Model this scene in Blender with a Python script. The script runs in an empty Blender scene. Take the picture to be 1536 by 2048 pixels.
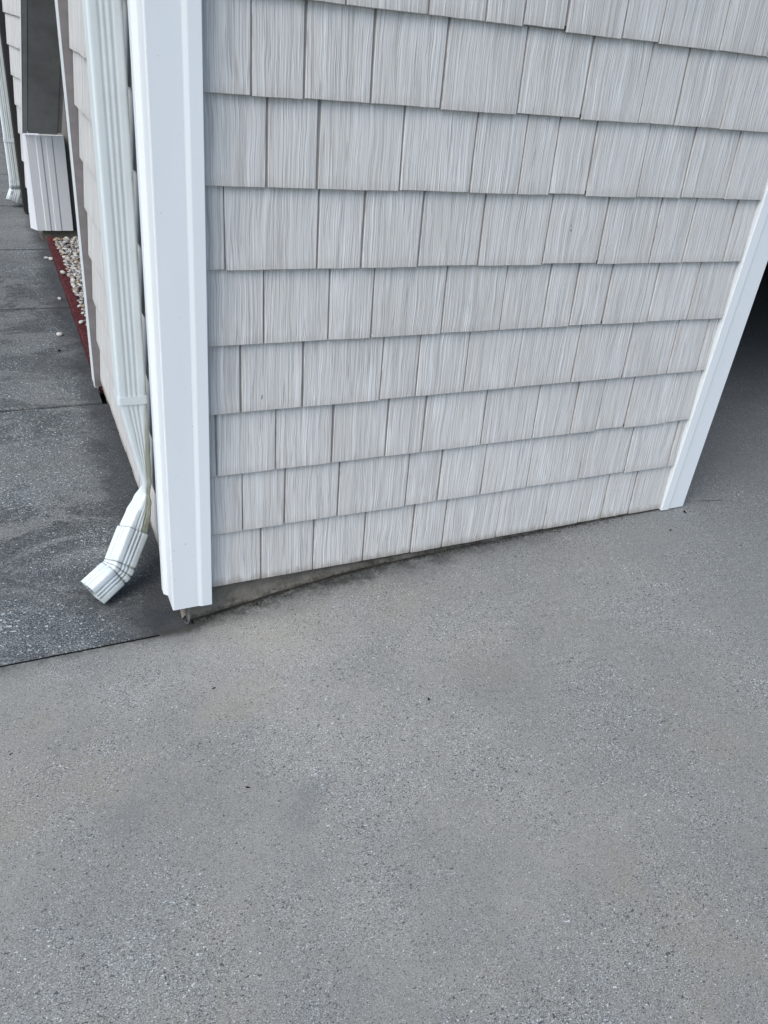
import bpy, bmesh, math, random
from mathutils import Vector, Matrix
random.seed(7)
rnd = random.uniform
SC = bpy.context.scene
COL = SC.collection

# ------------------------------------------------------------------ camera
CR = ((0.9075606404715746, 0.13816854018888333, -0.3965389493718092),
      (-0.40806601162643913, 0.5129875979808396, -0.7551992150903887),
      (0.09907479004326061, 0.8472031508557563, 0.5219492381045905))
CP = (-0.41330501, -1.7850928, 1.40155199)
cam = bpy.data.cameras.new('camera')
camo = bpy.data.objects.new('camera', cam); COL.objects.link(camo)
cam.sensor_fit = 'HORIZONTAL'; cam.sensor_width = 36.0
cam.lens = 1590.9066 / 1536 * 36.0
cam.clip_start = 0.05; cam.clip_end = 500
M4 = Matrix(CR).to_4x4(); M4.translation = Vector(CP)
camo.matrix_world = M4
SC.camera = camo

# ------------------------------------------------------------------ light
SUN_AZ = math.radians(-120)     # clockwise from +Y: the light comes from the left, a little behind the camera
SUN_EL = math.radians(50)
w = bpy.data.worlds.new('World'); SC.world = w; w.use_nodes = True
nt = w.node_tree; nt.nodes.clear()
sky = nt.nodes.new('ShaderNodeTexSky'); sky.sky_type = 'NISHITA'; sky.sun_disc = False
sky.sun_elevation = SUN_EL; sky.sun_rotation = SUN_AZ
sky.air_density = 1.0; sky.dust_density = 3.0; sky.ozone_density = 1.0
bg = nt.nodes.new('ShaderNodeBackground'); bg.inputs[1].default_value = 0.13
wo = nt.nodes.new('ShaderNodeOutputWorld')
tint = nt.nodes.new('ShaderNodeMix'); tint.data_type = 'RGBA'; tint.blend_type = 'MULTIPLY'; tint.inputs[0].default_value = 1
tint.inputs[7].default_value = (.93, .985, .985, 1)      # thin cloud: less violet than a clear sky
nt.links.new(sky.outputs[0], tint.inputs[6]); nt.links.new(tint.outputs[2], bg.inputs[0]); nt.links.new(bg.outputs[0], wo.inputs[0])
sl = bpy.data.lights.new('sun', 'SUN'); sl.energy = 1.35; sl.angle = math.radians(50); sl.color = (1, .985, .965)
so = bpy.data.objects.new('sun', sl); COL.objects.link(so)
sd = Vector((math.sin(SUN_AZ) * math.cos(SUN_EL), math.cos(SUN_AZ) * math.cos(SUN_EL), math.sin(SUN_EL)))
so.rotation_euler = sd.to_track_quat('Z', 'Y').to_euler()
vs = SC.view_settings
vs.view_transform = 'Standard'; vs.look = 'None'; vs.gamma = 1; vs.exposure = 0.5

# ------------------------------------------------------------------ node helpers
class NT:
    def __init__(s, name):
        s.m = bpy.data.materials.new(name); s.m.use_nodes = True
        s.t = s.m.node_tree; s.t.nodes.clear()
        s.out = s.n('ShaderNodeOutputMaterial'); s.b = s.n('ShaderNodeBsdfPrincipled')
        s.l(s.b.outputs[0], s.out.inputs[0])
    def n(s, t, **k):
        x = s.t.nodes.new(t)
        for a, v in k.items(): setattr(x, a, v)
        return x
    def l(s, a, b): s.t.links.new(a, b)
    def put(s, sock, v):
        if hasattr(v, 'is_linked') or hasattr(v, 'links'): s.l(v, sock)
        else: sock.default_value = v
    def math(s, op, a, b=0.0, clamp=False, c=None):
        x = s.n('ShaderNodeMath', operation=op, use_clamp=clamp)
        s.put(x.inputs[0], a); s.put(x.inputs[1], b)
        if c is not None: s.put(x.inputs[2], c)
        return x.outputs[0]
    def noise(s, vec, scale, detail=2, rough=.5, dist=0.0):
        x = s.n('ShaderNodeTexNoise'); s.l(vec, x.inputs['Vector'])
        x.inputs['Scale'].default_value = scale; x.inputs['Detail'].default_value = detail
        x.inputs['Roughness'].default_value = rough; x.inputs['Distortion'].default_value = dist
        return x.outputs['Fac']
    def vmul(s, vec, v, add=(0, 0, 0)):
        x = s.n('ShaderNodeVectorMath', operation='MULTIPLY_ADD'); s.l(vec, x.inputs[0])
        x.inputs[1].default_value = v; x.inputs[2].default_value = add; return x.outputs[0]
    def ramp(s, f, pts):   # map range smooth (a,b)->(c,d)
        x = s.n('ShaderNodeMapRange', interpolation_type='SMOOTHSTEP'); s.put(x.inputs[0], f)
        for i, v in enumerate(pts): x.inputs[i + 1].default_value = v
        return x.outputs[0]
    def mix(s, f, a, b, mode='MIX'):
        x = s.n('ShaderNodeMix', data_type='RGBA', blend_type=mode); s.put(x.inputs[0], f)
        s.put(x.inputs[6], a if hasattr(a, 'links') else (*a, 1)[:4]); s.put(x.inputs[7], b if hasattr(b, 'links') else (*b, 1)[:4])
        return x.outputs[2]
    def bump(s, h, strength, dist):
        x = s.n('ShaderNodeBump'); x.inputs['Strength'].default_value = strength
        x.inputs['Distance'].default_value = dist; s.l(h, x.inputs['Height'])
        s.l(x.outputs[0], s.b.inputs['Normal'])
    def pos(s): return s.n('ShaderNodeNewGeometry').outputs['Position']
    def fin(s, col, rough=.6, spec=.4):
        s.put(s.b.inputs['Base Color'], col if hasattr(col, 'links') else (*col, 1))
        s.put(s.b.inputs['Roughness'], rough); s.b.inputs['Specular IOR Level'].default_value = spec
        return s.m

def mat_simple(name, col, rough=.6, var=.08, scale=20, spec=.4, bump=0.0):
    N = NT(name); p = N.pos()
    f = N.noise(p, scale, 5, .6)
    c2 = tuple(max(0, c * (1 - var * 2)) for c in col)
    c = N.mix(N.ramp(f, (.3, .7, 0, 1)), c2, col)
    if bump: N.bump(N.noise(p, scale * 12, 4, .6), bump, .002)
    return N.fin(c, rough, spec)

def line_dist(N, sx, sy, a, b):
    """distance of the point (sx,sy) to segment a-b (nodes)"""
    dx, dy = b[0] - a[0], b[1] - a[1]; L2 = dx * dx + dy * dy
    px = N.math('SUBTRACT', sx, a[0]); py = N.math('SUBTRACT', sy, a[1])
    t = N.math('DIVIDE', N.math('ADD', N.math('MULTIPLY', px, dx), N.math('MULTIPLY', py, dy)), L2, True)
    ex = N.math('SUBTRACT', px, N.math('MULTIPLY', t, dx)); ey = N.math('SUBTRACT', py, N.math('MULTIPLY', t, dy))
    return N.math('SQRT', N.math('ADD', N.math('MULTIPLY', ex, ex), N.math('MULTIPLY', ey, ey)))

MARKS = (((.142, .566), (.1425, .575), .0020), ((.990, .979), (.9905, .977), .0028), ((.9885, .987), (.988, .993), .0012))
def mat_shingle():
    N = NT('shingle_vinyl')
    uv = N.n('ShaderNodeUVMap'); uv.uv_map = 'UVMap'
    v = uv.outputs[0]
    at = N.n('ShaderNodeAttribute'); at.attribute_name = 'info'
    sep = N.n('ShaderNodeSeparateColor'); N.l(at.outputs['Color'], sep.inputs[0])
    R, G, B = sep.outputs
    # wavy grain: shift u with a slow noise
    wob = N.noise(N.vmul(v, (9, 7, 1)), 1.0, 2, .5)
    su = N.n('ShaderNodeSeparateXYZ'); N.l(v, su.inputs[0])
    u2 = N.math('ADD', su.outputs[0], N.math('MULTIPLY', N.math('SUBTRACT', wob, .5), .014))
    cv = N.n('ShaderNodeCombineXYZ'); N.l(u2, cv.inputs[0]); N.l(su.outputs[1], cv.inputs[1]); N.l(R, cv.inputs[2])
    V = cv.outputs[0]
    g1 = N.noise(N.vmul(V, (170, 2.6, 30)), 1.0, 3, .6)
    g2 = N.noise(N.vmul(V, (360, 4.5, 30), (5, 3, 0)), 1.0, 2, .6)
    g3 = N.noise(N.vmul(V, (75, 3, 30), (9, 1, 0)), 1.0, 2, .5)
    ridge = N.ramp(g1, (.46, .60, 0, 1))
    ridge2 = N.ramp(g2, (.47, .58, 0, 1))
    amp = N.ramp(N.noise(N.vmul(v, (14, 4, 1), (3, 7, 0)), 1.0, 1, .5), (.3, .6, .5, 1))
    h = N.math('ADD', N.math('MULTIPLY', ridge, .6), N.math('ADD', N.math('MULTIPLY', ridge2, .4), N.math('MULTIPLY', N.ramp(g3, (.35, .65, 0, 1)), .4)))
    h = N.math('MULTIPLY', h, amp)
    big = N.noise(N.pos(), 2.2, 3, .5)
    base = N.mix(N.ramp(big, (.35, .65, 0, 1)), (.57, .562, .552), (.625, .618, .61))
    base = N.mix(N.math('MULTIPLY', R, .35), base, (.53, .525, .52))
    g4 = N.noise(N.vmul(V, (120, 1.8, 30), (2, 5, 0)), 1.0, 1, .5)
    thin = N.ramp(N.math('ABSOLUTE', N.math('SUBTRACT', g4, .5)), (.0, .035, 1, 0))
    g5 = N.noise(N.vmul(V, (110, 1.6, 30), (7, 2, 0)), 1.0, 1, .5)
    cut = N.ramp(N.math('ABSOLUTE', N.math('SUBTRACT', g5, .52)), (.0, .03, 1, 0))
    h = N.math('SUBTRACT', N.math('ADD', h, N.math('MULTIPLY', thin, .55)), N.math('MULTIPLY', cut, .6))
    col = N.mix(N.math('MULTIPLY', h, .6, True), base, (.80, .81, .82))
    col = N.mix(N.math('MULTIPLY', cut, .26), col, (.27, .265, .27))
    dk = N.ramp(N.noise(N.vmul(V, (260, 3, 30), (1, 8, 0)), 1.0, 2, .5), (.54, .62, 0, .26))
    col = N.mix(dk, col, (.31, .30, .30))
    # grime that collects along the lower edge, heavier on the bottom course
    gn = N.noise(N.vmul(v, (60, 18, 1)), 1.0, 3, .6)
    edge = N.ramp(N.math('ADD', G, N.math('MULTIPLY', N.math('SUBTRACT', gn, .5), .06)), (-.004, .030, 1, 0))
    col = N.mix(N.math('MULTIPLY', edge, N.math('ADD', .16, N.math('MULTIPLY', B, .42))), col, (.25, .20, .15))
    ps = N.n('ShaderNodeSeparateXYZ'); N.l(N.pos(), ps.inputs[0])
    for (a_, b_, wd_) in MARKS:
        d_ = line_dist(N, ps.outputs[0], ps.outputs[2], a_, b_)
        c_ = N.math('MULTIPLY', N.ramp(d_, (wd_ * .4, wd_, .85, 0)), N.ramp(ps.outputs[1], (.02, .04, 1, 0)))
        col = N.mix(c_, col, (.09, .07, .055))
    N.bump(h, .7, .0014)
    return N.fin(col, .62, .3)

def mat_trim(name, col, axis='v', grime=.12):
    N = NT(name); p = N.pos()
    g = N.noise(N.vmul(p, (420, 420, 7)), 1.0, 3, .6)
    f = N.noise(N.vmul(p, (6, 6, 1.2)), 1.0, 4, .6)
    c = N.mix(N.ramp(f, (.35, .75, 0, grime)), col, tuple(x * .72 for x in col))
    sp = N.noise(p, 140, 1, .5)
    c = N.mix(N.ramp(sp, (.79, .82, 0, .5)), c, (.25, .22, .18))
    N.bump(g, .22, .0008)
    return N.fin(c, .42, .4)

def mat_downspout():
    N = NT('downspout_white'); p = N.pos()
    at = N.n('ShaderNodeAttribute'); at.attribute_name = 'info'
    sep = N.n('ShaderNodeSeparateColor'); N.l(at.outputs['Color'], sep.inputs[0])
    f = N.noise(N.vmul(p, (30, 30, 5)), 1.0, 5, .65)
    ff = N.noise(p, 260, 3, .6)
    c = N.mix(N.ramp(f, (.35, .7, 0, .22)), (.70, .77, .81), (.58, .64, .65))
    c = N.mix(N.ramp(ff, (.55, .7, 0, .15)), c, (.42, .44, .38))
    g = N.math('MULTIPLY', sep.outputs[1], N.ramp(f, (.25, .6, .15, 1)))       # darker in the grooves and crimps
    c = N.mix(N.math('MULTIPLY', g, .6, True), c, (.22, .235, .23))
    alg = N.math('MULTIPLY', sep.outputs[0], N.ramp(N.noise(N.vmul(p, (60, 60, 14)), 1.0, 4, .7), (.2, .6, .55, 1)))
    c = N.mix(N.math('MULTIPLY', alg, .95), c, (.20, .20, .12))
    N.bump(ff, .1, .0006)
    return N.fin(c, .38, .45)

def mat_concrete(kind):
    N = NT('concrete_' + kind); p = N.pos()
    sx = N.n('ShaderNodeSeparateXYZ'); N.l(p, sx.inputs[0]); X, Y, Z = sx.outputs
    big = N.noise(p, 1.1, 5, .6, .4); mid = N.noise(p, 6, 5, .62); fine = N.noise(p, 70, 5, .7)
    if kind == 'drive':
        A, Bc = (.205, .208, .197), (.295, .290, .268)
        c = N.mix(N.ramp(big, (.32, .68, 0, 1)), A, Bc)
        c = N.mix(N.ramp(mid, (.35, .72, 0, .45)), c, (.17, .178, .18))
        warm = N.noise(N.vmul(p, (1, 1, 1), (7, 3, 0)), 2.6, 4, .6)
        c = N.mix(N.ramp(warm, (.50, .70, 0, .45)), c, (.27, .25, .195))
        # light falloff painted in: darker and bluer rightwards and into the garage
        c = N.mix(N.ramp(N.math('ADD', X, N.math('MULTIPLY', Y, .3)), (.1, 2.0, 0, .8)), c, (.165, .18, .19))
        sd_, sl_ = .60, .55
    else:
        c = N.mix(N.ramp(big, (.35, .65, 0, 1)), (.034, .039, .043), (.080, .087, .093))
        pat = N.noise(N.vmul(p, (.8, 1.2, 1), (2, 9, 0)), 4, 7, .74, .8)
        c = N.mix(N.ramp(pat, (.47, .56, 0, .9)), c, (.205, .213, .215))
        c = N.mix(N.ramp(N.noise(N.vmul(p, (1, 1, 1), (5, 2, 0)), 16, 5, .7, .5), (.5, .66, 0, .45)), c, (.17, .18, .185))
        bandn = N.math('ADD', Y, N.math('MULTIPLY', N.math('SUBTRACT', mid, .5), .55))
        bl = N.math('MULTIPLY', N.ramp(bandn, (.62, .8, 0, 1)), N.ramp(bandn, (1.0, 1.2, 1, 0)))
        bl = N.math('MULTIPLY', bl, N.ramp(X, (-.28, -.16, .75, .1)))
        c = N.mix(bl, c, (.20, .208, .21))
        # cleaner, paler slab further along
        c = N.mix(N.ramp(N.math('ADD', Y, N.math('MULTIPLY', mid, .8)), (3.5, 4.3, 0, .65)), c, (.23, .235, .235))
        sd_, sl_ = .45, .8
    c = N.mix(N.ramp(fine, (.35, .65, 0, .5)), c, N.mix(.5, c, (.34, .34, .33)))
    # aggregate: dark and pale grains cut at the surface
    dens = N.noise(N.vmul(p, (1, 1, 1), (31, 4, 0)), 3.2, 4, .65)
    dshift = N.math('MULTIPLY', N.math('SUBTRACT', dens, .5), .24 if kind == 'drive' else .28)
    DG = ((0, 260, .57, .64, .62, (.05, .055, .065)), (3, 420, .55, .63, .55, (.075, .08, .085)), (6, 330, .63, .68, .62, (.55, .58, .60)),
          (9, 480, .60, .66, .45, (.45, .48, .50)), (12, 130, .69, .71, .8, (.045, .05, .06)), (15, 150, .725, .75, .8, (.60, .64, .66)))
    WG = ((0, 230, .52, .60, .85, (.016, .019, .023)), (3, 380, .50, .60, .7, (.02, .023, .028)), (6, 300, .60, .65, .8, (.26, .29, .31)),
          (9, 440, .58, .65, .5, (.20, .225, .24)), (12, 150, .67, .69, .8, (.36, .40, .42)), (15, 90, .715, .735, .9, (.50, .54, .56)))
    for off, sc, lo, hi, k, cc in (DG if kind == 'drive' else WG):
        g = N.noise(N.vmul(p, (1, 1.35, 1), (off, off * .7, off)), sc, 1, .45)
        c = N.mix(N.ramp(N.math('ADD', g, dshift), (lo, hi, 0, k)), c, cc)
    if kind == 'drive':
        # hairline crack running from the door trim
        wv = N.math('MULTIPLY', N.math('SUBTRACT', N.noise(p, 14, 4, .6), .5), .018)
        Yw = N.math('ADD', Y, wv)
        for a, b, wd, k in (((1.76, .03), (1.95, .0), .0022, .5), ((1.87, .02), (1.96, -.006), .004, .7), ((1.95, 0), (2.6, -.42), .0016, .45), ((.80, -1.02), (.86, -1.13), .0018, .35)):
            d = line_dist(N, X, Yw, a, b)
            c = N.mix(N.ramp(d, (wd * .4, wd, k, 0)), c, (.05, .05, .055))
        # damp, mossy dirt against the foundation
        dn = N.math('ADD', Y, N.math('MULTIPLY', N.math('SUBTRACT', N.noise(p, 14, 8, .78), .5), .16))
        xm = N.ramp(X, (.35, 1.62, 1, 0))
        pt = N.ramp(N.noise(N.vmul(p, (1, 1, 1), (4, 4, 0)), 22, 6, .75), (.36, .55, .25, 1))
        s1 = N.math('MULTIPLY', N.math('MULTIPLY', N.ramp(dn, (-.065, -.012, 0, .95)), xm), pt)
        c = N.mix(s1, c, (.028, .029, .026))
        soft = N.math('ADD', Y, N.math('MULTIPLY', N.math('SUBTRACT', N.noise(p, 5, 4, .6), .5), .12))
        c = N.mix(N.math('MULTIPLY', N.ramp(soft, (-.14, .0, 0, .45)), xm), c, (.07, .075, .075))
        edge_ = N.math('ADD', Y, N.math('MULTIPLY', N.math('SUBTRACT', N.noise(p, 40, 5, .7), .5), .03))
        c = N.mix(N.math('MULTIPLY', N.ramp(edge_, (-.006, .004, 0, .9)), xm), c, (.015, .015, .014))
        # damp patch round the corner of the post
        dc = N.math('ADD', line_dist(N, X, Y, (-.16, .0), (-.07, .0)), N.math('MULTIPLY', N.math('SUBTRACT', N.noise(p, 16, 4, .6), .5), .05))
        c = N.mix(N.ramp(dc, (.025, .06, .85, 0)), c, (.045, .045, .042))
        for (a, r, k) in (((-.34, -.62), .10, .30), ((.30, -.36), .10, .2), ((.02, -.72), .07, .35), ((-.30, -1.2), .12, .2), ((.6, -.55), .16, .2), ((.25, -1.05), .2, .12)):
            d = N.math('ADD', line_dist(N, X, Y, a, (a[0] + .03, a[1] + .02)), N.math('MULTIPLY', N.math('SUBTRACT', N.noise(p, 11, 4, .7), .5), .16))
            c = N.mix(N.ramp(d, (0, r, k, 0)), c, (.12, .135, .15))
    else:
        for j in (1.4375, 2.69, 3.87, 5.13, 6.38):
            d = N.math('ABSOLUTE', N.math('SUBTRACT', Y, j + 0.0))
            d = N.math('ADD', d, N.math('MULTIPLY', N.math('SUBTRACT', N.noise(p, 20, 4, .6), .5), .03))
            c = N.mix(N.ramp(d, (.003, .018, .6, 0)), c, (.02, .021, .024))
        # wet black streak along the wall foot
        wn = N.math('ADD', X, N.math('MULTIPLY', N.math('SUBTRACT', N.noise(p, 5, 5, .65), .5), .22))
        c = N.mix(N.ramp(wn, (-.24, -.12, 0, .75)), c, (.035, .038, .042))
        dd = N.math('ADD', line_dist(N, X, Y, (-.16, .03), (-.26, .18)), N.math('MULTIPLY', N.math('SUBTRACT', N.noise(p, 8, 4, .6), .5), .12))  # darker patch in front of and under the spout
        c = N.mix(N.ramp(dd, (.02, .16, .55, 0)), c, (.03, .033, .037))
    hb = N.math('ADD', N.noise(p, 210, 3, .6), N.math('MULTIPLY', N.noise(p, 60, 3, .6), .7))
    N.bump(hb, .42, .0022)
    return N.fin(c, .85, .25)

M = {}
M['shingle'] = mat_shingle()
M['backing'] = mat_simple('shingle_backing', (.30, .29, .29), .7, .1, 30)
M['trim'] = mat_trim('trim_white', (.78, .825, .865))
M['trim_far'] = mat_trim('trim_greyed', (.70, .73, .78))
M['spout'] = mat_downspout()
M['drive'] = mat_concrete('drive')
M['walk'] = mat_concrete('walk')
M['found'] = mat_simple('foundation_concrete', (.20, .185, .165), .9, .25, 14, .2, .5)
M['channel'] = mat_simple('channel_taupe', (.23, .215, .22), .6, .1, 20)
M['dark'] = mat_simple('painted_shade_board', (.05, .05, .052), .9, .1, 4, .1)  # near-black colour stands in for shade inside the garage and recesses
M['soil'] = mat_simple('soil', (.05, .045, .04), .95, .3, 20, .1, .6)
M['lawn'] = mat_simple('lawn_green', (.06, .09, .035), .95, .3, 8, .1, .6)
M['brick'] = mat_simple('edging_red', (.105, .028, .032), .85, .28, 45, .2, .4)
M['panel'] = mat_simple('panel_grey', (.42, .425, .42), .4, .15, 7, .5)
M['panel2'] = mat_simple('panel_grey_edge', (.55, .56, .56), .4, .1, 7, .5)
M['wallpaint'] = mat_simple('plain_wall', (.42, .41, .40), .8, .08, 3, .2)
M['roof'] = mat_simple('roof_shingle', (.10, .10, .105), .9, .2, 30, .2, .4)
M['steel'] = mat_simple('galvanised', (.30, .31, .33), .35, .2, 60, .6)
M['joint'] = mat_simple('joint_filler', (.02, .02, .02), .95, .2, 20, .1)
M['leaf'] = mat_simple('dry_leaf', (.030, .024, .020), .8, .3, 200, .2)
M['rustleaf'] = mat_simple('rusty_leaf', (.07, .025, .015), .8, .3, 200, .2)

# ------------------------------------------------------------------ mesh helpers
def tag(o, label=None, cat=None, group=None, kind=None):
    if label: o['label'] = label
    if cat: o['category'] = cat
    if group: o['group'] = group
    if kind: o['kind'] = kind
    return o
def thing(name, loc, label, cat, group=None):
    o = bpy.data.objects.new(name, None); COL.objects.link(o); o.location = loc
    o.empty_display_size = .1
    return tag(o, label, cat, group)
def obj(name, bm, m, parent=None, smooth=False, recalc=True):
    if recalc: bmesh.ops.recalc_face_normals(bm, faces=bm.faces)
    me = bpy.data.meshes.new(name); bm.to_mesh(me); bm.free()
    if isinstance(m, (list, tuple)):
        for k in m: me.materials.append(k)
    else: me.materials.append(m)
    if smooth:
        for p in me.polygons: p.use_smooth = True
    o = bpy.data.objects.new(name, me); COL.objects.link(o)
    if parent is not None:
        o.parent = parent
        o.matrix_parent_inverse = Matrix.Translation(-Vector(parent.location)) if parent.type == 'EMPTY' else Matrix()
    return o
def box(bm, x0, x1, y0, y1, z0, z1, bev=0.0, mi=0):
    vs_ = [bm.verts.new((x, y, z)) for x in (x0, x1) for y in (y0, y1) for z in (z0, z1)]
    fs = [bm.faces.new([vs_[i] for i in q]) for q in ((0, 1, 3, 2), (4, 6, 7, 5), (0, 4, 5, 1), (2, 3, 7, 6), (0, 2, 6, 4), (1, 5, 7, 3))]
    for f in fs: f.material_index = mi
    if bev:
        es = list({e for f in fs for e in f.edges})
        bmesh.ops.bevel(bm, geom=es, offset=bev, segments=2, affect='EDGES')
def prism(bm, pts, z0, z1, ax=None, cap=True, z0s=None):
    """closed outline pts (x,y) extruded from z0 to z1"""
    a = [bm.verts.new((p[0], p[1], z0)) for p in pts]; b = [bm.verts.new((p[0], p[1], z1)) for p in pts]
    n = len(pts)
    for i in range(n): bm.faces.new((a[i], a[(i + 1) % n], b[(i + 1) % n], b[i]))
    if cap: bm.faces.new(a); bm.faces.new(b)

# ------------------------------------------------------------------ shingle siding
E = .178
def siding(name, parent, F, u0, u1, courses, zoff, joints=None, seed=1, flip=False, seams=None, gap=.0050):
    """F(u, height, out) -> world. courses: number of courses. joints: {row index from the bottom: [u...]}"""
    R = random.Random(seed)
    bm = bmesh.new(); uvl = bm.loops.layers.uv.new('UVMap'); cl = bm.loops.layers.float_color.new('info')
    def face(vs_, data, mi=0):
        try: f = bm.faces.new(vs_)
        except ValueError: return
        f.material_index = mi
        for lp in f.loops:
            d = data[lp.vert]
            lp[uvl].uv = (d[0], d[1]); lp[cl] = (d[2], d[3], d[4], 1)
        return f
    for r in range(courses):
        z = zoff + r * E
        js = None if joints is None else joints.get(r)
        if js is None:
            js = []; u = u0 + R.uniform(.03, .14)
            while u < u1 - .03: js.append(u); u += R.uniform(.085, .205)
        eds = [u0] + list(js) + [u1]
        # backing seen in the keyways
        d0, d1 = -.0055, -.0175
        vv = [bm.verts.new(F(u, h, d)) for u, h, d in ((u0, z + .0015, d0), (u1, z + .0015, d0), (u1, z + E + .006, d1), (u0, z + E + .006, d1))]
        face(vv, {v: (0, 0, 0, .5, 0) for v in vv}, 1)
        vb = [bm.verts.new(F(u, h, d)) for u, h, d in ((u0, z + .0015, d0), (u1, z + .0015, d0), (u1, z + .0015, -.03), (u0, z + .0015, -.03))]
        face(vb, {v: (0, 0, 0, .5, 0) for v in vb}, 1)
        for i in range(len(eds) - 1):
            g0 = 0 if i == 0 else gap / 2 + R.uniform(-.0008, .001); g1 = 0 if i == len(eds) - 2 else gap / 2 + R.uniform(-.0008, .001)
            sm = seams.get(r) if seams else None
            sL = sm is not None and abs(eds[i + 1] - sm) < .004; sR = sm is not None and abs(eds[i] - sm) < .004
            if sL: g1 += .0022
            ua, ub = eds[i] + g0, eds[i + 1] - g1
            if ub - ua < .004: continue
            ta, tb = R.uniform(-.0022, .0022), R.uniform(-.0022, .0022)
            if i == 0: ta = 0
            if i == len(eds) - 2: tb = 0
            zb = z + R.uniform(-.0012, .0016) + (.0022 if sL else 0) - (.0012 if sR else 0)
            if sL:
                q = [bm.verts.new(F(u, h, d)) for u, h, d in ((ub - .001, zb - .001, -.0048), (ub + .0065, zb - .001, -.0048), (ub + .0065, zb + .008, -.0052), (ub - .001, zb + .008, -.0052))]
                face(q, {v: (0, 0, 0, .5, 0) for v in q}, 2)
            zs = R.uniform(-.0012, .0012)
            pr = R.uniform(-.0012, .0008)
            rr = R.random(); ou, ov = R.uniform(0, 50), R.uniform(0, 50)
            H = E + .008
            def P(s, t, d, ch=0):
                u = (ua + ta * t) * (1 - s) + (ub + tb * t) * s
                u += ch * (1 if s < .5 else -1)
                h = zb + zs * (s - .5) + H * t
                return u, h, d
            n = 4
            th = .006; c = .0011
            fr = []
            data = {}
            def V(u, h, d):
                v = bm.verts.new(F(u, h, d)); data[v] = (u - ua + ou, h - z + ov, rr, (h - z), 1.0 if r == 0 else 0.0); return v
            # front grid columns: slight cupping and uneven lower edge
            cols = []
            for k in range(n + 1):
                s = k / n
                cup = .0007 * math.sin(s * math.pi) + pr
                jb = R.uniform(-.0006, .0006) if 0 < k < n else 0
                e = c if k == 0 else (-c if k == n else 0)
                u, h, _ = P(s, 0, 0)
                b1 = V(u + e, h + c + jb, cup)
                u2, h2, _ = P(s, 1, 0)
                t1 = V(u2 + e, h2, cup - .0125)
                b0 = V(u, h + jb, cup - c)          # lower lip
                bb = V(u, h + jb, -.012)             # underside back
                cols.append((b1, t1, b0, bb))
            for k in range(n):
                a, b = cols[k], cols[k + 1]
                face([a[0], b[0], b[1], a[1]], data)
                face([a[2], b[2], b[0], a[0]], data)
                face([a[3], b[3], b[2], a[2]], data)
            for k, sgn in ((0, 1), (n, -1)):
                a = cols[k]; s = k / n
                u, h, _ = P(s, 0, 0); u2, h2, _ = P(s, 1, 0)
                p0 = V(u2, h2, pr - .0125 - c); q0 = V(u, h, pr - c - th); q1 = V(u2, h2, pr - .0125 - c - th)
                f1 = [a[2], a[0], a[1], p0]; f2 = [q0, a[2], p0, q1]
                if sgn < 0: f1.reverse(); f2.reverse()
                face(f1, data); face(f2, data)
    if flip:
        bmesh.ops.reverse_faces(bm, faces=bm.faces)
    return obj(name, bm, [M['shingle'], M['backing'], M['joint']], parent, recalc=False)

J = {8: [.302, .491, .634, .733, .85, 1.015, 1.13, 1.33, 1.499], 7: [.106, .22, .375, .548, .755, .943, 1.125, 1.246, 1.409],
     6: [.143, .26, .466, .656, .796, .892, 1.009, 1.179, 1.338, 1.502], 5: [.051, .271, .384, .538, .713, .915, 1.1, 1.286, 1.41, 1.574],
     4: [.144, .311, .427, .632, .816, .957, 1.052, 1.17, 1.34, 1.501], 3: [.088, .251, .471, .58, .731, .904, 1.106, 1.303, 1.484, 1.608],
     2: [.025, .185, .344, .507, .623, .822, 1.008, 1.151, 1.251, 1.368, 1.544], 1: [.095, .215, .375, .592, .702, .855, 1.027, 1.233, 1.427, 1.619],
     0: [.15, .309, .47, .632, .745, .946, 1.135, 1.279, 1.379, 1.503]}
J[8] = [.09, .19] + J[8]
XS = -.085                      # face plane of the left wall's shingle butts
WX = 1.648                      # where the door trim starts
HW = 2.67

# ------------------------------------------------------------------ ground
def interp(x, pts):
    if x <= pts[0][0]: return pts[0][1]
    for (a, b), (c, d) in zip(pts, pts[1:]):
        if x <= c:
            t = (x - a) / (c - a); return b + (d - b) * t
    return pts[-1][1]
def sstep(t): t = max(0, min(1, t)); return t * t * (3 - 2 * t)
GP = [(-.6, -.108), (-.1, -.108), (.0, -.102), (.12, -.080), (.33, -.048), (.55, -.029), (.8, -.021), (1.2, -.016), (1.6, -.012), (2.2, -.010)]
def zdrive(x, y):
    g = interp(x, GP)
    pl = -.085 + .02 * min(max(x, -1), 2)
    return g + (pl - g) * sstep(-(y) / .9)
def zwalk(y): return interp(y, [(-.04, -.111), (.1, -.106), (.8, -.064), (20, -.064)])

def grid(bm, xs, ys, zf):
    V = [[bm.verts.new((x, y, zf(x, y))) for y in ys] for x in xs]
    for i in range(len(xs) - 1):
        for j in range(len(ys) - 1):
            bm.faces.new((V[i][j], V[i + 1][j], V[i + 1][j + 1], V[i][j + 1]))
    return V
def lin(a, b, n): return [a + (b - a) * i / n for i in range(n + 1)]

bm = bmesh.new()
grid(bm, [-200, -60, -10, 10, 60, 200], [-200, -60, -10, 20, 60, 200], lambda x, y: -.19)
tag(obj('ground', bm, M['lawn']), 'flat ground lying beyond the concrete', None, None, 'structure')

bm = bmesh.new()
xs = [-6, -4, -2.5, -1.5] + lin(-1, 2.4, 68) + [2.7, 3, 3.5, 4, 5, 5.4]
ys = [-12, -8, -5, -3.5, -2.5] + lin(-2, -.04, 49) + [-.0365]
V = grid(bm, xs, ys, zdrive)
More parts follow.
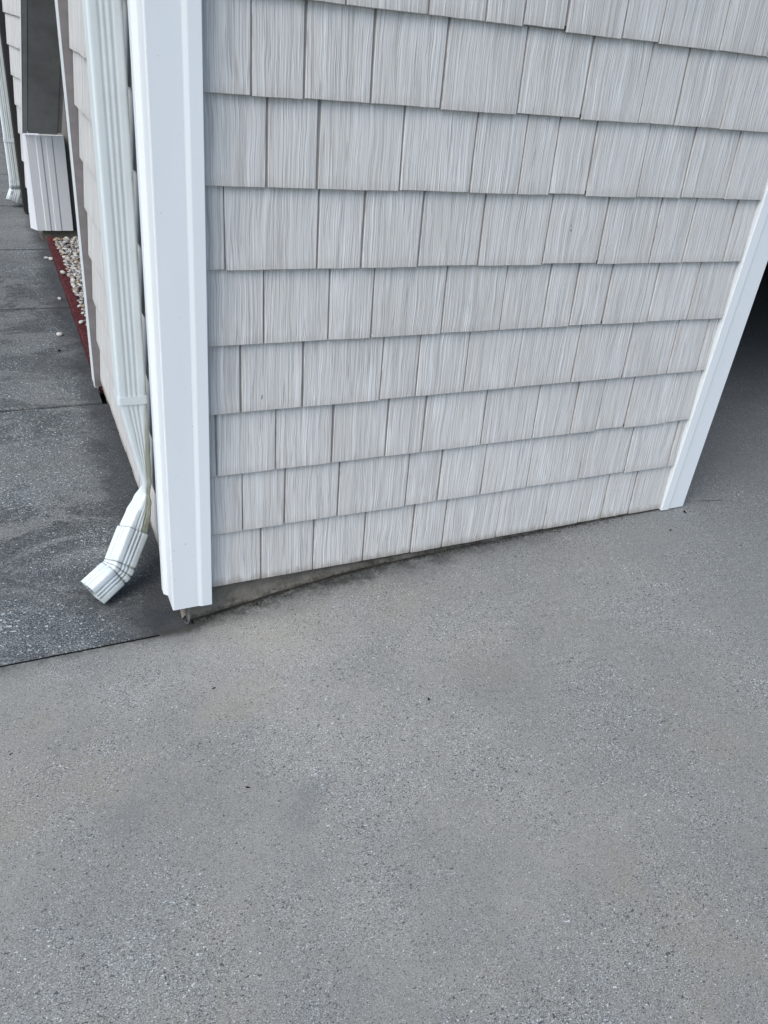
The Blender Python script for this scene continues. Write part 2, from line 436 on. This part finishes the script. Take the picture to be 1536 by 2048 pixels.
# rounded arris and side along the sidewalk joint
top = [V[i][-1] for i in range(len(xs))]
e1 = [bm.verts.new((v.co.x, v.co.y + .0025, v.co.z - .002)) for v in top]
e2 = [bm.verts.new((v.co.x, v.co.y + .003, v.co.z - .08)) for v in top]
for i in range(len(xs) - 1):
    if xs[i + 1] <= -.178:
        bm.faces.new((top[i], top[i + 1], e1[i + 1], e1[i])); bm.faces.new((e1[i], e1[i + 1], e2[i + 1], e2[i]))
# the part beyond y=-.0365 for x>-.18: up to and through the garage opening
xi = [i for i, x in enumerate(xs) if x > -.19]
ys2 = [-.0365, -.015, .0, .015, .03, .05, .1, .3, .6, 1, 2, 3, 6.2]
xs2 = [xs[i] for i in xi]
VV = [[V[i][-1]] + [bm.verts.new((xs[i], y, interp(xs[i], GP))) for y in ys2[1:]] for i in xi]
for i in range(len(xs2) - 1):
    for j in range(len(ys2) - 1):
        if xs2[i + 1] < 1.7 and ys2[j + 1] > .06: continue
        if xs2[i + 1] < -.05 and ys2[j + 1] > -.014: continue
        bm.faces.new((VV[i][j], VV[i + 1][j], VV[i + 1][j + 1], VV[i][j + 1]))
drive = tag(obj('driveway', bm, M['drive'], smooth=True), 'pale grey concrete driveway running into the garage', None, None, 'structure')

bm = bmesh.new()
jy = [-.0275, 1.437, 2.69, 3.87, 5.13, 6.38, 7.6, 8.85, 10.1, 11.3, 12.5, 13.8]
for a, b in zip(jy, jy[1:]):
    g = .0075
    x1 = -.052 if a < 1 else -.10
    xx = [-1.6, -1.2, -.9] + lin(-.7, x1, 12)
    if a < 0: xx = [-1.6, -1.2, -.9] + lin(-.7, -.186, 10) + [-.15, -.11, -.052]
    yy = [a + g - .003, a + g] + lin(a + g + .02, b - g - .02, 14) + [b - g, b - g + .003]
    def zf(x, y):
        z = zwalk(y)
        if y < a + g - .001 or y > b - g + .001: z -= .004
        return z
    if a < 0:
        # the first slab butts the drive; its inner end dips level with it
        VV = grid(bm, xx, yy, lambda x, y: zf(x, y))
    else: VV = grid(bm, xx, yy, zf)
    for row in ([V_[0] for V_ in VV], [V_[-1] for V_ in VV], VV[0], VV[-1]):
        lo = [bm.verts.new((v.co.x, v.co.y, v.co.z - .06)) for v in row]
        for i in range(len(row) - 1): bm.faces.new((row[i], row[i + 1], lo[i + 1], lo[i])).material_index = 1
tag(obj('sidewalk', bm, [M['walk'], M['joint']], smooth=False), 'dark stained concrete sidewalk slabs beside the wall', None, None, 'structure')
bm = bmesh.new(); box(bm, -6, -.02, -.06, 14, -.18, -.128)
tag(obj('ground_base', bm, M['joint']), 'dark joint filler showing between the slabs', None, None, 'structure')

# ------------------------------------------------------------------ near building
B = thing('garage_building', (0.8, 1, 0), 'nearest building corner with grey shingle siding and open garage doorway', 'building')
Ffront = lambda u, h, d: (u, -d, h)
Fside = lambda u, h, d: (XS - d, u, h)
siding('shingle_siding', B, Ffront, .0, WX, 15, 0.0, J, 3, seams={8: .85, 7: .943, 6: 1.009, 5: 1.1, 4: 1.17, 3: 1.303, 2: 1.368, 1: 1.427, 0: 1.503})
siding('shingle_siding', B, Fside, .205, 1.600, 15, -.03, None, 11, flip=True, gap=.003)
# wall core
bm = bmesh.new()
box(bm, XS + .03, WX + .06, .031, .13, .012, HW)
box(bm, XS + .032, XS + .12, .13, 1.70, -.012, HW)
box(bm, 4.47, 5.4, .031, .13, -.012, HW)
box(bm, WX + .06, 4.47, .031, .13, 2.15, HW)
obj('wall', bm, M['wallpaint'], B)
bm = bmesh.new()
box(bm, 4.47, 5.4, -.0, .03, 0, HW); box(bm, WX + .11, 4.47, 0, .03, 2.15, HW)
obj('front_panelling', bm, M['wallpaint'], B)
# inside the garage: lining, ceiling, back wall, with the shade put into their colour
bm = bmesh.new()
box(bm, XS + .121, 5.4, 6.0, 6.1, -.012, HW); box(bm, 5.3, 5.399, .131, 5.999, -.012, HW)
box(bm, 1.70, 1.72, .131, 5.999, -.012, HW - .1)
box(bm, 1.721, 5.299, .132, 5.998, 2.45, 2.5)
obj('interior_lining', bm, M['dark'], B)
# foundation
bm = bmesh.new()
xs = lin(-.066, 1.70, 60)
R_ = random.Random(5)
ra = []
for x in xs:
    yb = .020 + R_.uniform(-.0012, .0012)
    zt = .0105
    zc = interp(x, GP)
    col = [bm.verts.new((x, .06, zt)), bm.verts.new((x, yb, zt)), bm.verts.new((x, yb + R_.uniform(-.001, .002), zc * .5)),
           bm.verts.new((x, yb - .003 - R_.uniform(0, .004), zc + .012)), bm.verts.new((x, yb - .005 - R_.uniform(0, .005), zc + .004 + R_.uniform(0, .003))), bm.verts.new((x, yb - .010 - R_.uniform(0, .006), zc - .004))]
    ra.append(col)
for a, b in zip(ra, ra[1:]):
    for k in range(5): bm.faces.new((a[k], b[k], b[k + 1], a[k + 1]))
ys = lin(.02, 1.71, 50); rb = []
for y in ys:
    zc = zwalk(y)
    rb.append([bm.verts.new((XS + .06, y, -.005)), bm.verts.new((XS + .019 + R_.uniform(-.001, .001), y, -.005)), bm.verts.new((XS + .017, y, zc + .01)), bm.verts.new((XS + .008 - R_.uniform(0, .006), y, zc - .006))])
for a, b in zip(rb, rb[1:]):
    for k in range(3): bm.faces.new((a[k], b[k], b[k + 1], a[k + 1]))
bm.faces.new((ra[0][1], ra[0][3], rb[0][2], rb[0][1]))
FOUND = obj('foundation', bm, M['found'], B)
# starter strip closing the soffit between siding and foundation
bm = bmesh.new()
box(bm, .0, WX - .002, .0125, .031, .0015, .009); box(bm, XS + .0125, XS + .03, .03, 1.6, -.0285, -.012)
obj('starter_strip', bm, M['backing'], B)

def post_outline(cx, cy, sx=1, sy=1, L=.108, back=.018, f=.010):
    """plan of an outside corner post whose outer corner is (cx,cy); legs run +x*sx and +y*sy"""
    p = []
    # leg along x, outer side faces -y
    leg = [(L, back), (L, -.0035), (L - .0295 + .002, -.0035), (L - .038, .0), (.003, .0), (.0009, .0009), (.0, .003), (.0, L - .038), (-f, L - .0295 + .002), (-f, L), (back, L), (back + .004, L - .006), (back + .004, back + .004), (L - .006, back + .004)]
    return [(cx + sx * a, cy + sy * b) for a, b in leg]
def corner_post(parent, cx, cy, z0, z1, sy=1, m=None, L=.108, back=.018, f=.010):
    bm = bmesh.new(); prism(bm, post_outline(cx, cy, 1, sy, L, back, f), z0, z1)
    bmesh.ops.remove_doubles(bm, verts=bm.verts, dist=1e-5)
    es = [e for e in bm.edges if abs(e.verts[0].co.z - e.verts[1].co.z) > .1]
    bmesh.ops.bevel(bm, geom=es, offset=.0007, segments=2, affect='EDGES')
    return obj('corner_post', bm, m or M['trim'], parent)
corner_post(B, -.108, -.025, -.036, HW)
corner_post(B, -.108, 1.713, -.10, HW, -1, f=.002)
bm = bmesh.new(); box(bm, -.1075, -.070, 1.6025, 1.6045, -.06, HW); obj('siding_channel', bm, M['channel'], B)
bm = bmesh.new(); box(bm, XS + .012, XS + .03, .02, .30, -.026, HW); obj('flashing_and_shade_strip', bm, M['dark'], B)  # added dark strip: shade of the gap beside the post put into colour
# door trim
bm = bmesh.new()
x0 = 1.652
prism(bm, [(x0, .02), (x0, -.004), (x0 + .002, -.007), (x0 + .033, -.0078), (x0 + .0355, -.007), (x0 + .0365, -.0035), (x0 + .106, -.0035), (x0 + .1085, -.001), (x0 + .1085, .128), (x0 + .0995, .128), (x0 + .0995, .02)], -.006, 2.2)
obj('door_trim', bm, M['trim'], B)
bm = bmesh.new(); box(bm, 4.37, 4.47, -.022, .13, -.008, 2.2); box(bm, 1.7396, 4.37, -.022, .13, 2.1, 2.2)
obj('door_trim', bm, M['trim'], B)
# unseen sectional door, added and set low to shade the interior
DZ = 1.12
bm = bmesh.new()
for k in range(3): box(bm, 1.742, 4.36, .15, .19, DZ + k * .45 + .002, DZ + (k + 1) * .45 - .002, .004)
obj('unseen_garage_door', bm, M['trim_far'], B)
bm = bmesh.new(); box(bm, XS - .3, 5.7, -.35, 6.4, HW, HW + .12); obj('roof', bm, M['roof'], B)
# bent strip of flashing hanging out under the post
bm = bmesh.new()
pts = [(-.064, .004, -.034), (-.064, .002, -.075), (-.066, -.006, -.098), (-.073, -.014, -.101), (-.079, -.012, -.088)]
for a, b in zip(pts, pts[1:]):
    v = [bm.verts.new(q) for q in (a, b, (b[0] + .006, b[1] - .004, b[2]), (a[0] + .006, a[1] - .004, a[2]))]; bm.faces.new(v)
r = bmesh.ops.solidify(bm, geom=bm.faces, thickness=.0012)
obj('flashing_and_shade_strip', bm, M['steel'], B)

# ------------------------------------------------------------------ downspouts
def ringpts(ha, hb, gd=.0032, rc=.008, n=22):
    """closed rounded rectangle with pleats; returns (a, b, nx, ny, groove, side)"""
    out = []
    rc = min(rc, ha * .6, hb * .6)
    gd = gd * min(1, ha / .03)
    def pleat(s, L, k):     # s in -L..L
        g = 0
        for c in k:
            g += math.exp(-((s - c * L) / (.085 * L)) ** 2)
        return g
    sides = [((1, 0), (0, 1), ha, hb), ((0, 1), (-1, 0), hb, ha), ((-1, 0), (0, -1), ha, hb), ((0, -1), (1, 0), hb, ha)]
    for si, (d, nn, L, off) in enumerate(sides):
        # side runs along direction d, outward normal nn ; front = side 0 has normal +b
        Ls = L - rc
        k = (-.42, 0, .42) if si in (0, 2) else (-.3, .3)
        for i in range(n):
            s = -Ls + 2 * Ls * i / (n - 1)
            # order so that the outline runs consistently
            s2 = -s
            g = pleat(s2, Ls, k)
            a = d[0] * s2 + nn[0] * (off - gd * g); b = d[1] * s2 + nn[1] * (off - gd * g)
            out.append((a, b, g, si))
        # corner arc to the next side
        nx = sides[(si + 1) % 4]
        cx = -d[0] * Ls + nn[0] * (off - rc); cy = -d[1] * Ls + nn[1] * (off - rc)
        a0 = math.atan2(nn[1], nn[0]); 
        for i in range(1, 5):
            an = a0 + math.pi / 2 * i / 5
            out.append((cx + rc * math.cos(an), cy + rc * math.sin(an), 0, si + .5))
    return out
def loft(name, st, m, parent, scale=1.0, alg=(0, 0), cap=False, thick=0, seams=(), gd=.0032):
    """st: list of (center, avec, bvec, ha, hb). The tube is open ended with an inner skin."""
    bm = bmesh.new(); cl = bm.loops.layers.float_color.new('info')
    rings = []; dat = {}
    for k, (c, a, b, ha, hb) in enumerate(st):
        rp = ringpts(ha * scale + thick, hb * scale + thick, gd=gd)
        ring = []
        for (pa, pb, g, si) in rp:
            v = bm.verts.new(Vector(c) + Vector(a) * pa + Vector(b) * pb)
            al = 0
            th_ = interp(Vector(c).z, [(.08, .1), (.14, -.3), (.2, -.25), (.33, .35), (.5, .78)])
            if pa > ha * th_: al = min(1, (pa / ha - th_) / .2) * interp(Vector(c).z, [(.1, 1), (.35, .75), (.5, .5), (2, .35)])
            dat[v] = (al * alg[0], 2.2 if k in seams else min(1, g) * alg[1], 0, 1); ring.append(v)
        rings.append(ring)
    def F(q):
        f = bm.faces.new(q)
        for lp in f.loops: lp[cl] = dat[lp.vert]
        f.smooth = True
    n = len(rings[0])
    for r0, r1 in zip(rings, rings[1:]):
        for i in range(n): F((r0[i], r0[(i + 1) % n], r1[(i + 1) % n], r1[i]))
    # turned-in end: short inner skin
    c, a, b, ha, hb = st[-1]; 
    inner = []
    pc = Vector(st[-2][0])
    for j, (sc_, back) in enumerate(((.93, 0), (.90, .9))):
        cc = Vector(c).lerp(pc, back)
        ring = []
        for (pa, pb, g, si) in ringpts(ha * scale, hb * scale):
            v = bm.verts.new(cc + Vector(a) * pa * sc_ + Vector(b) * pb * sc_); dat[v] = (0, 1, 0, 1); ring.append(v)
        inner.append(ring)
    prev = rings[-1]
    for ring in inner:
        for i in range(n): F((prev[i], prev[(i + 1) % n], ring[(i + 1) % n], ring[i]))
        prev = ring
    return obj(name, bm, m, parent, recalc=True)
def norm(v): return Vector(v).normalized()
def frame(t, bhint):
    t = norm(t); b = Vector(bhint); b = (b - t * b.dot(t)).normalized(); a = t.cross(b); return a.normalized(), b
def resample(st, per=6):
    out = []
    for k in range(len(st) - 1):
        p0 = st[max(k - 1, 0)]; p1 = st[k]; p2 = st[k + 1]; p3 = st[min(k + 2, len(st) - 1)]
        for j in range(per):
            t = j / per
            c = Vector(p1[0]).lerp(Vector(p2[0]), t)
            ts = sstep(t)
            a = Vector(p1[1]).lerp(Vector(p2[1]), ts); b = Vector(p1[2]).lerp(Vector(p2[2]), ts)
            out.append((c, a.normalized(), b.normalized(), p1[3] + (p2[3] - p1[3]) * ts, p1[4] + (p2[4] - p1[4]) * ts))
    out.append(st[-1]); return out

def band(bm, cx, cy, ha, hb, z0, z1):
    o = ringpts(ha, hb, gd=0, rc=.010); i_ = ringpts(ha - .0012, hb - .0012, gd=0, rc=.009); n = len(o)
    R4 = [[bm.verts.new((cx + q[0], cy - q[1], z)) for q in ol] for ol, z in ((o, z0), (o, z1), (i_, z1), (i_, z0))]
    for k in range(4):
        A, C = R4[k], R4[(k + 1) % 4]
        for i in range(n): bm.faces.new((A[i], A[(i + 1) % n], C[(i + 1) % n], C[i]))
D = thing('downspout', (-.133, .31, -.1), 'large white corrugated downspout kinked above its elbow, beside the nearest corner post', 'downspout')
AX, BY = Vector((1, 0, 0)), Vector((0, -1, 0))
YC = .318; HB = .036
T1, T2, T3 = Vector((-.166, .252, .058)), Vector((-.222, .187, -.020)), Vector((-.300, .150, -.060))
t12 = norm(T2 - T1); t23 = norm(T3 - T2)
GH = Vector((.22, -.95, .10))   # grooved face of the elbow looks this way
a1, b1 = frame(-t12, GH); a2, b2 = frame(-(norm(t12 + t23)), GH); a3, b3 = frame(-t23, GH)
XR = -.095
def S_(z, wd, y, hb, lean=0): return (Vector((XR - wd / 2 - lean, y, z)), AX, BY, wd / 2, hb)
st = [S_(2.6, .077, YC, HB), S_(1.0, .077, YC, HB), S_(.46, .077, YC, HB), S_(.42, .069, YC, HB), S_(.35, .056, YC, .037), S_(.26, .040, YC, .038), S_(.205, .028, YC - .004, .037, .001),
      (Vector((-.110, YC - .008, .165)), norm((1, -.1, -.1)), norm((-.1, -1, 0)), .0095, .034),
      (Vector((-.126, YC - .022, .130)), norm(a1 * .45 + AX * .55), norm(b1 * .4 + BY * .6), .0185, .033),
      (Vector((-.142, YC - .040, .100)), norm(a1 * .8 + AX * .2), norm(b1 * .7 + BY * .3), .0275, .031),
      (T1 - t12 * .008, a1, b1, .0325, .0305), (T1 + t12 * .03, a1, b1, .0325, .0305)]
loft('pipe', resample(st, 7), M['spout'], D, alg=(1, .45), gd=.0024)
bm = bmesh.new()
zc = .462
band(bm, -.1335, YC, .0405, HB + .002, zc - .012, zc + .012)
obj('strap', bm, M['spout'], D)
def W(k): return norm(a1 * (1 - k) + a3 * k), norm(b1 * (1 - k) + b3 * k)
HA, HC = .0365, .0340
es = [(T1 - t12 * .006, a1, b1, HA, HC), (T1 - t12 * .003, a1, b1, HA, HC), (T1 + t12 * .03, a1, b1, HA, HC), (T2 - t12 * .020, a1, b1, HA, HC), (T2 - t12 * .016, a1, b1, HA - .003, HC - .003), (T2 - t12 * .012, *W(.2), HA, HC),
      (T2 - t12 * .003, *W(.4), HA, HC), (T2, *W(.5), HA - .003, HC - .003), (T2 + t23 * .003, *W(.6), HA, HC), (T2 + t23 * .011, *W(.8), HA, HC), (T2 + t23 * .015, a3, b3, HA - .003, HC - .003), (T2 + t23 * .019, a3, b3, HA, HC), (T3, a3, b3, HA, HC)]
loft('elbow', es, M['spout'], D, alg=(.25, 1), seams=(0, 4, 7, 10))

D2 = thing('downspout', (-.22, 5.12, -.06), 'small white downspout in the distance at the left edge, past the white pier', 'downspout')
Y2 = 5.14
s2 = [(Vector((-.218, Y2, 2.6)), AX, BY, .0375, .034), (Vector((-.218, Y2, .10)), AX, BY, .0375, .034), (Vector((-.222, Y2 - .01, .07)), AX, BY, .036, .034)]
loft('pipe', s2, M['spout'], D2, alg=(.5, 1))
bm = bmesh.new(); band(bm, -.218, Y2, .040, .0365, .385, .41)
obj('strap', bm, M['spout'], D2)
ea, eb = frame((.45, .3, 1), (0.1, -1, -.1))
es = [(Vector((-.220, Y2, .125)), AX, BY, .0385, .036), (Vector((-.220, Y2, .065)), AX, BY, .0385, .036), (Vector((-.228, Y2 - .012, .04)), norm(AX + ea), norm(BY + eb), .0385, .036), (Vector((-.258, Y2 - .05, -.022)), ea, eb, .0385, .036)]
loft('elbow', es, M['spout'], D2, alg=(.2, 1))

# ------------------------------------------------------------------ far wing beyond the pebble bed
N2 = thing('neighbouring_wing', (.3, 5, 0), 'farther shingled wing with a white trimmed pier at the end of the pebble bed', 'building')
WA, WB_ = Vector((-.078, 4.10)), Vector((-.170, 4.82)); WD = (WB_ - WA).normalized(); WN = Vector((-WD.y, WD.x))
Fs2 = lambda u, h, d: (WA.x + WD.x * u + WN.x * d, WA.y + WD.y * u + WN.y * d, h)
siding('shingle_siding', N2, Fs2, .02, .68, 15, -.035, None, 21, flip=True, gap=.003)
bm = bmesh.new(); prism(bm, [(-.04, 4.12), (.1, 4.12), (.1, 4.79), (-.128, 4.79)], -.03, HW); box(bm, -.14, .3, 5.35, 12, -.03, HW); obj('wall', bm, M['wallpaint'], N2)
bm = bmesh.new(); box(bm, .5, .55, 1.72, 4.05, -.05, HW); box(bm, .101, .5, 4.06, 4.1, -.05, HW); box(bm, -.188, .09, 4.85, 5.07, -.05, HW); box(bm, -.12, .09, 5.071, 5.34, -.05, HW); box(bm, .6, .65, 4.85, 12, -.05, HW)
obj('recess_shade_lining', bm, M['dark'], N2)  # near-black boxes added so the gaps round the wing read as shade
bm = bmesh.new(); box(bm, -.128, .09, 4.07, 4.8, -.2, -.031); obj('foundation', bm, M['found'], N2)
# pier: front face with corner post, dark joints and flat trim
PIER = 0.0
bm = bmesh.new()
y = 4.05
P_ = [(-.150, y), (-.100, y), (-.094, y - .004), (-.068, y - .004), (-.067, y + .004), (-.062, y + .004), (-.061, y - .001), (-.040, y - .001), (-.036, y - .004), (-.003, y - .004), (-.002, y + .004), (.003, y + .004), (.004, y - .001), (.070, y - .001), (.072, y + .001), (.072, y + .12), (-.15, y + .12)]
z0, z1 = .012, .585
lo = [bm.verts.new((a, b, z0)) for a, b in P_]; hi = [bm.verts.new((a, b, z1)) for a, b in P_]
n = len(P_)
for i in range(n): bm.faces.new((lo[i], lo[(i + 1) % n], hi[(i + 1) % n], hi[i]))
bm.faces.new(hi); bm.faces.new(lo)
# flared return on the sidewalk side
q = [bm.verts.new(c) for c in ((-.1505, y + .001, z0), (-.188, y + .06, z0 + .003), (-.170, y + .06, z1), (-.1505, y + .001, z1), (-.1505, y + .12, z0), (-.1505, y + .12, z1))]
bm.faces.new((q[0], q[1], q[2], q[3])); bm.faces.new((q[1], q[4], q[5], q[2])); bm.faces.new((q[3], q[2], q[5])); bm.faces.new((q[0], q[4], q[1]))
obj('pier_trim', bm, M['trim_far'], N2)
bm = bmesh.new(); box(bm, -.2, 2, 4.0, 12, HW, HW + .12); box(bm, -.2, 2, 1.6, 3.999, HW + .0, HW + .06)
obj('roof', bm, M['roof'], N2)
bm = bmesh.new(); box(bm, -.12, .6, 4.075, 4.12, -.12, .011); obj('foundation', bm, M['found'], N2)

# dark slanting panel above the pier
PD = Vector((.04706731, -.66708368, .74349447))
o0 = Vector((-.165, 4.05, .597)); wv_ = Vector((1, 0, 0)); nn_ = norm(wv_.cross(PD))   # outward (down/forward)
if nn_.y > 0: nn_ = -nn_
G = thing('slanted_panel', tuple(o0), 'dark grey smooth panel with thin white edge sloping out above the white pier', 'panel')
def slab(name, xa, xb, h0, h1, t0, t1, m):
    bm = bmesh.new()
    vs_ = [bm.verts.new(o0 + wv_ * x + PD * h + nn_ * t) for x in (xa, xb) for h in (h0, h1) for t in (t0, t1)]
    for q in ((0, 1, 3, 2), (4, 6, 7, 5), (0, 4, 5, 1), (2, 3, 7, 6), (0, 2, 6, 4), (1, 5, 7, 3)): bm.faces.new([vs_[i] for i in q])
    bmesh.ops.bevel(bm, geom=list(bm.edges), offset=.0015, segments=1, affect='EDGES')
    return obj(name, bm, m, G)
slab('panel', .0285, .200, 0, 1.7, -.03, .0, M['panel'])
slab('stile', .001, .0255, 0, 1.7, -.03, .002, M['panel2'])
slab('edge_strip', -.0055, -.0005, -.002, 1.7, -.03, .003, M['trim'])
slab('side_flange', .2005, .225, 0, 1.7, -.035, -.01, M['panel2'])

# ------------------------------------------------------------------ bed, edging, pebbles
bm = bmesh.new(); grid(bm, lin(-.06, .5, 6), lin(1.74, 4.06, 30), lambda x, y: -.05 + .004 * math.sin(x * 40 + y * 13))
tag(obj('bed_soil', bm, M['soil']), 'dark soil under the pebble bed', None, None, 'structure')
def pebble_bm(bm, c, r, R, sub=1):
    m = Matrix.Translation(c) @ Matrix.Rotation(R.uniform(0, 6.3), 4, 'Z') @ Matrix.Rotation(R.uniform(-.5, .5), 4, 'X') @ Matrix.Diagonal((r * R.uniform(1.0, 1.5), r * R.uniform(.75, 1), r * R.uniform(.5, .8), 1))
    res = bmesh.ops.create_icosphere(bm, subdivisions=sub, radius=1, matrix=m)
    for v in res['verts']: v.co += Vector((R.uniform(-1, 1), R.uniform(-1, 1), R.uniform(-1, 1))) * r * .07
    return res['verts']
def mat_found():
    N = NT('foundation_rough'); p = N.pos(); s_ = N.n('ShaderNodeSeparateXYZ'); N.l(p, s_.inputs[0])
    a = N.noise(p, 9, 6, .7); b = N.noise(p, 45, 5, .7)
    c = N.mix(N.ramp(a, (.3, .7, 0, 1)), (.125, .117, .104), (.215, .202, .178))
    c = N.mix(N.ramp(b, (.45, .7, 0, .5)), c, (.10, .09, .075))
    e = N.math('ADD', s_.outputs[1], N.math('MULTIPLY', N.math('SUBTRACT', N.noise(p, 26, 5, .75), .5), .035))
    c = N.mix(N.ramp(e, (.006, .018, .85, 0)), c, (.035, .033, .026))
    N.bump(N.math('ADD', b, N.math('MULTIPLY', N.noise(p, 160, 3, .6), .5)), .7, .004)
    return N.fin(c, .92, .2)
def mat_pebble():
    N = NT('pebble_mix'); at = N.n('ShaderNodeAttribute'); at.attribute_name = 'info'
    sep = N.n('ShaderNodeSeparateColor'); N.l(at.outputs['Color'], sep.inputs[0])
    r = N.n('ShaderNodeValToRGB'); N.l(sep.outputs[0], r.inputs[0])
    e = r.color_ramp.elements; r.color_ramp.interpolation = 'CONSTANT'
    e[0].position = 0; e[0].color = (.42, .42, .42, 1); e[1].position = .3; e[1].color = (.36, .34, .32, 1)
    for p_, c in ((.45, (.33, .26, .18, 1)), (.57, (.22, .22, .23, 1)), (.70, (.55, .55, .54, 1)), (.86, (.26, .18, .11, 1)), (.93, (.14, .14, .15, 1))):
        x = e.new(p_); x.color = c
    n = N.noise(N.pos(), 120, 4, .6)
    return N.fin(N.mix(N.ramp(n, (.4, .7, 0, .4)), r.outputs[0], (.28, .26, .23)), .6, .35)
M['pebble'] = mat_pebble(); FOUND.data.materials[0] = mat_found()
R_ = random.Random(17)
bm = bmesh.new(); cl = bm.loops.layers.float_color.new('info')
for i in range(2300):
    x = R_.uniform(-.055, .16); yy = R_.uniform(1.74, 4.02); r = R_.uniform(.0065, .0165)
    vs_ = pebble_bm(bm, Vector((x, yy, -.040 + R_.uniform(0, .022))), r, R_)
    k = R_.random(); fs = {f for v in vs_ for f in v.link_faces}
    for f in fs:
        f.smooth = True
        for lp in f.loops: lp[cl] = (k, 0, 0, 1)
tag(obj('pebble_bed', bm, M['pebble'], recalc=False), 'bed of white, grey and tan rounded pebbles behind the red edging', 'pebbles', None, 'stuff')
# stray pebbles on the sidewalk and on the edging
base_peb = None
for i, (px, py, pz, r, lb) in enumerate((
        (-.189, 2.265, -.064, .016, 'white oval pebble alone on the sidewalk, nearest the camera'),
        (-.137, 2.83, -.064, .011, 'small white pebble on the sidewalk beside the control joint'),
        (-.113, 3.62, -.064, .014, 'pale pebble of the pair lying against the red edging, nearer the edging'),
        (-.137, 3.65, -.064, .012, 'pale pebble of the pair lying by the red edging, farther from it'),
        (-.080, 2.30, -.018, .012, 'pointed pale pebble lying on top of the red edging close to the wall end'),
        (-.083, 3.16, -.018, .015, 'triangular white pebble lying on top of the red edging midway along'),
        (-.062, 2.55, -.018, .010, 'tiny white pebble on the inner rim of the red edging'))):
    bm = bmesh.new(); cl = bm.loops.layers.float_color.new('info')
    pebble_bm(bm, Vector((px, py, pz + r * .55)), r, R_, 2)
    for f in bm.faces:
        f.smooth = True
        for lp in f.loops: lp[cl] = (.75 if i % 2 == 0 else .1, 0, 0, 1)
    tag(obj('pebble', bm, M['pebble'], recalc=False), lb, 'pebble', 'stray pebbles outside the bed')
# red edging blocks: scalloped tops
def edging():
    bm = bmesh.new(); L = .150; Wd = .052; n = 16
    prev = None
    rows = []
    for i in range(n + 1):
        yy = -L / 2 + L * i / n
        sc_ = abs(math.sin((i / n) * math.pi * 3)) ** .6
        h = .036 + .010 * sc_; wx = Wd / 2 * (.90 + .10 * sc_)
        pr = [(-wx, -.03), (-wx, h - .010), (-wx * .80, h - .001), (0, h), (wx * .80, h - .001), (wx, h - .010), (wx, -.03)]
        rows.append([bm.verts.new((a, yy, b)) for a, b in pr])
    for a, b in zip(rows, rows[1:]):
        for k in range(6): bm.faces.new((a[k], a[k + 1], b[k + 1], b[k]))
    bm.faces.new(rows[0]); bm.faces.new(rows[-1])
    return obj('edging_block', bm, M['brick'])
eb0 = edging()
tag(eb0, 'dark red scalloped edging block in the row between sidewalk and pebbles', 'edging block', 'red edging blocks along the pebble bed')
ne = 0; yy = 3.975
while yy > 1.66:
    o = eb0 if ne == 0 else eb0.copy()
    if ne: COL.objects.link(o)
    o.location = (-.0735 + rnd(-.002, .002), yy, -.066 + rnd(-.002, .002)); o.rotation_euler = (rnd(-.015, .015), 0, rnd(-.02, .02))
    yy -= .153; ne += 1

# ------------------------------------------------------------------ small debris
def fragment(name, x, y, size, rot, m, label, cat, curl=.3, z=None):
    bm = bmesh.new(); R = random.Random(int(x * 1000 + y * 77))
    n = 9; top = []; 
    c0 = bm.verts.new((0, 0, size * curl))
    for i in range(n):
        a = 2 * math.pi * i / n; rr = size * R.uniform(.6, 1.1)
        top.append(bm.verts.new((math.cos(a) * rr, math.sin(a) * rr * .42, size * R.uniform(.02, curl))))
    for i in range(n): bm.faces.new((c0, top[i], top[(i + 1) % n]))
    bmesh.ops.solidify(bm, geom=bm.faces, thickness=size * .08)
    o = obj(name, bm, m); o.location = (x, y, (zdrive(x, y) if z is None else z) + size * .1); o.rotation_euler = (0, 0, rot)
    return tag(o, label, cat)
fragment('leaf_fragment', -.06, -.288, .0065, .2, M['leaf'], 'small dark leaf crumb on the driveway just in front of the corner post', 'leaf fragment')
fragment('leaf_fragment', .435, -.535, .0085, 1.3, M['leaf'], 'dark curled leaf shred on the middle of the driveway, right of the post', 'leaf fragment')
fragment('leaf_fragment', -.067, -.625, .0060, -.3, M['leaf'], 'black crumb on the driveway lower down, below the corner post', 'leaf fragment')
fragment('leaf_fragment', -.543, -.345, .0048, .5, M['leaf'], 'round black speck on the driveway near the left edge', 'leaf fragment')
fragment('twig', 1.60, -.118, .0085, .3, M['leaf'], 'thin dark twig bit on the driveway below the door trim', 'twig')
fragment('leaf_fragment', 1.740, -.035, .010, 1.3, M['rustleaf'], 'rust brown leaf scrap wedged under the foot of the door trim', 'leaf fragment', .8)
fragment('seed', -.211, 2.05, .010, .3, M['leaf'], 'round black seed on the dark sidewalk near the red edging', 'seed', .8, zwalk(1.9) )
fragment('stone_chip', -.222, .062, .011, .1, M['steel'], 'flat grey stone chip on the dark concrete under the large downspout', 'stone chip', .3, zwalk(.06))
# crumbs of moss and grit along the foot of the foundation
bm = bmesh.new(); R_ = random.Random(4)
for i in range(2600):
    x = R_.uniform(-.07, 1.5)
    if R_.random() < (x + .07) / 1.9: continue
    y_ = .002 + R_.gauss(0, .009) + .006 * math.sin(x * 31) + .005 * math.sin(x * 83); r = R_.uniform(.0006, .0020)
    m = Matrix.Translation((x, y_, zdrive(x, min(y_, 0)) + r * .3)) @ Matrix.Diagonal((r * R_.uniform(.8, 1.8), r, r * .8, 1))
    bmesh.ops.create_icosphere(bm, subdivisions=1, radius=1, matrix=m)
tag(obj('grit', bm, M['soil']), 'black mossy grit gathered along the foot of the foundation', 'grit', None, 'stuff')
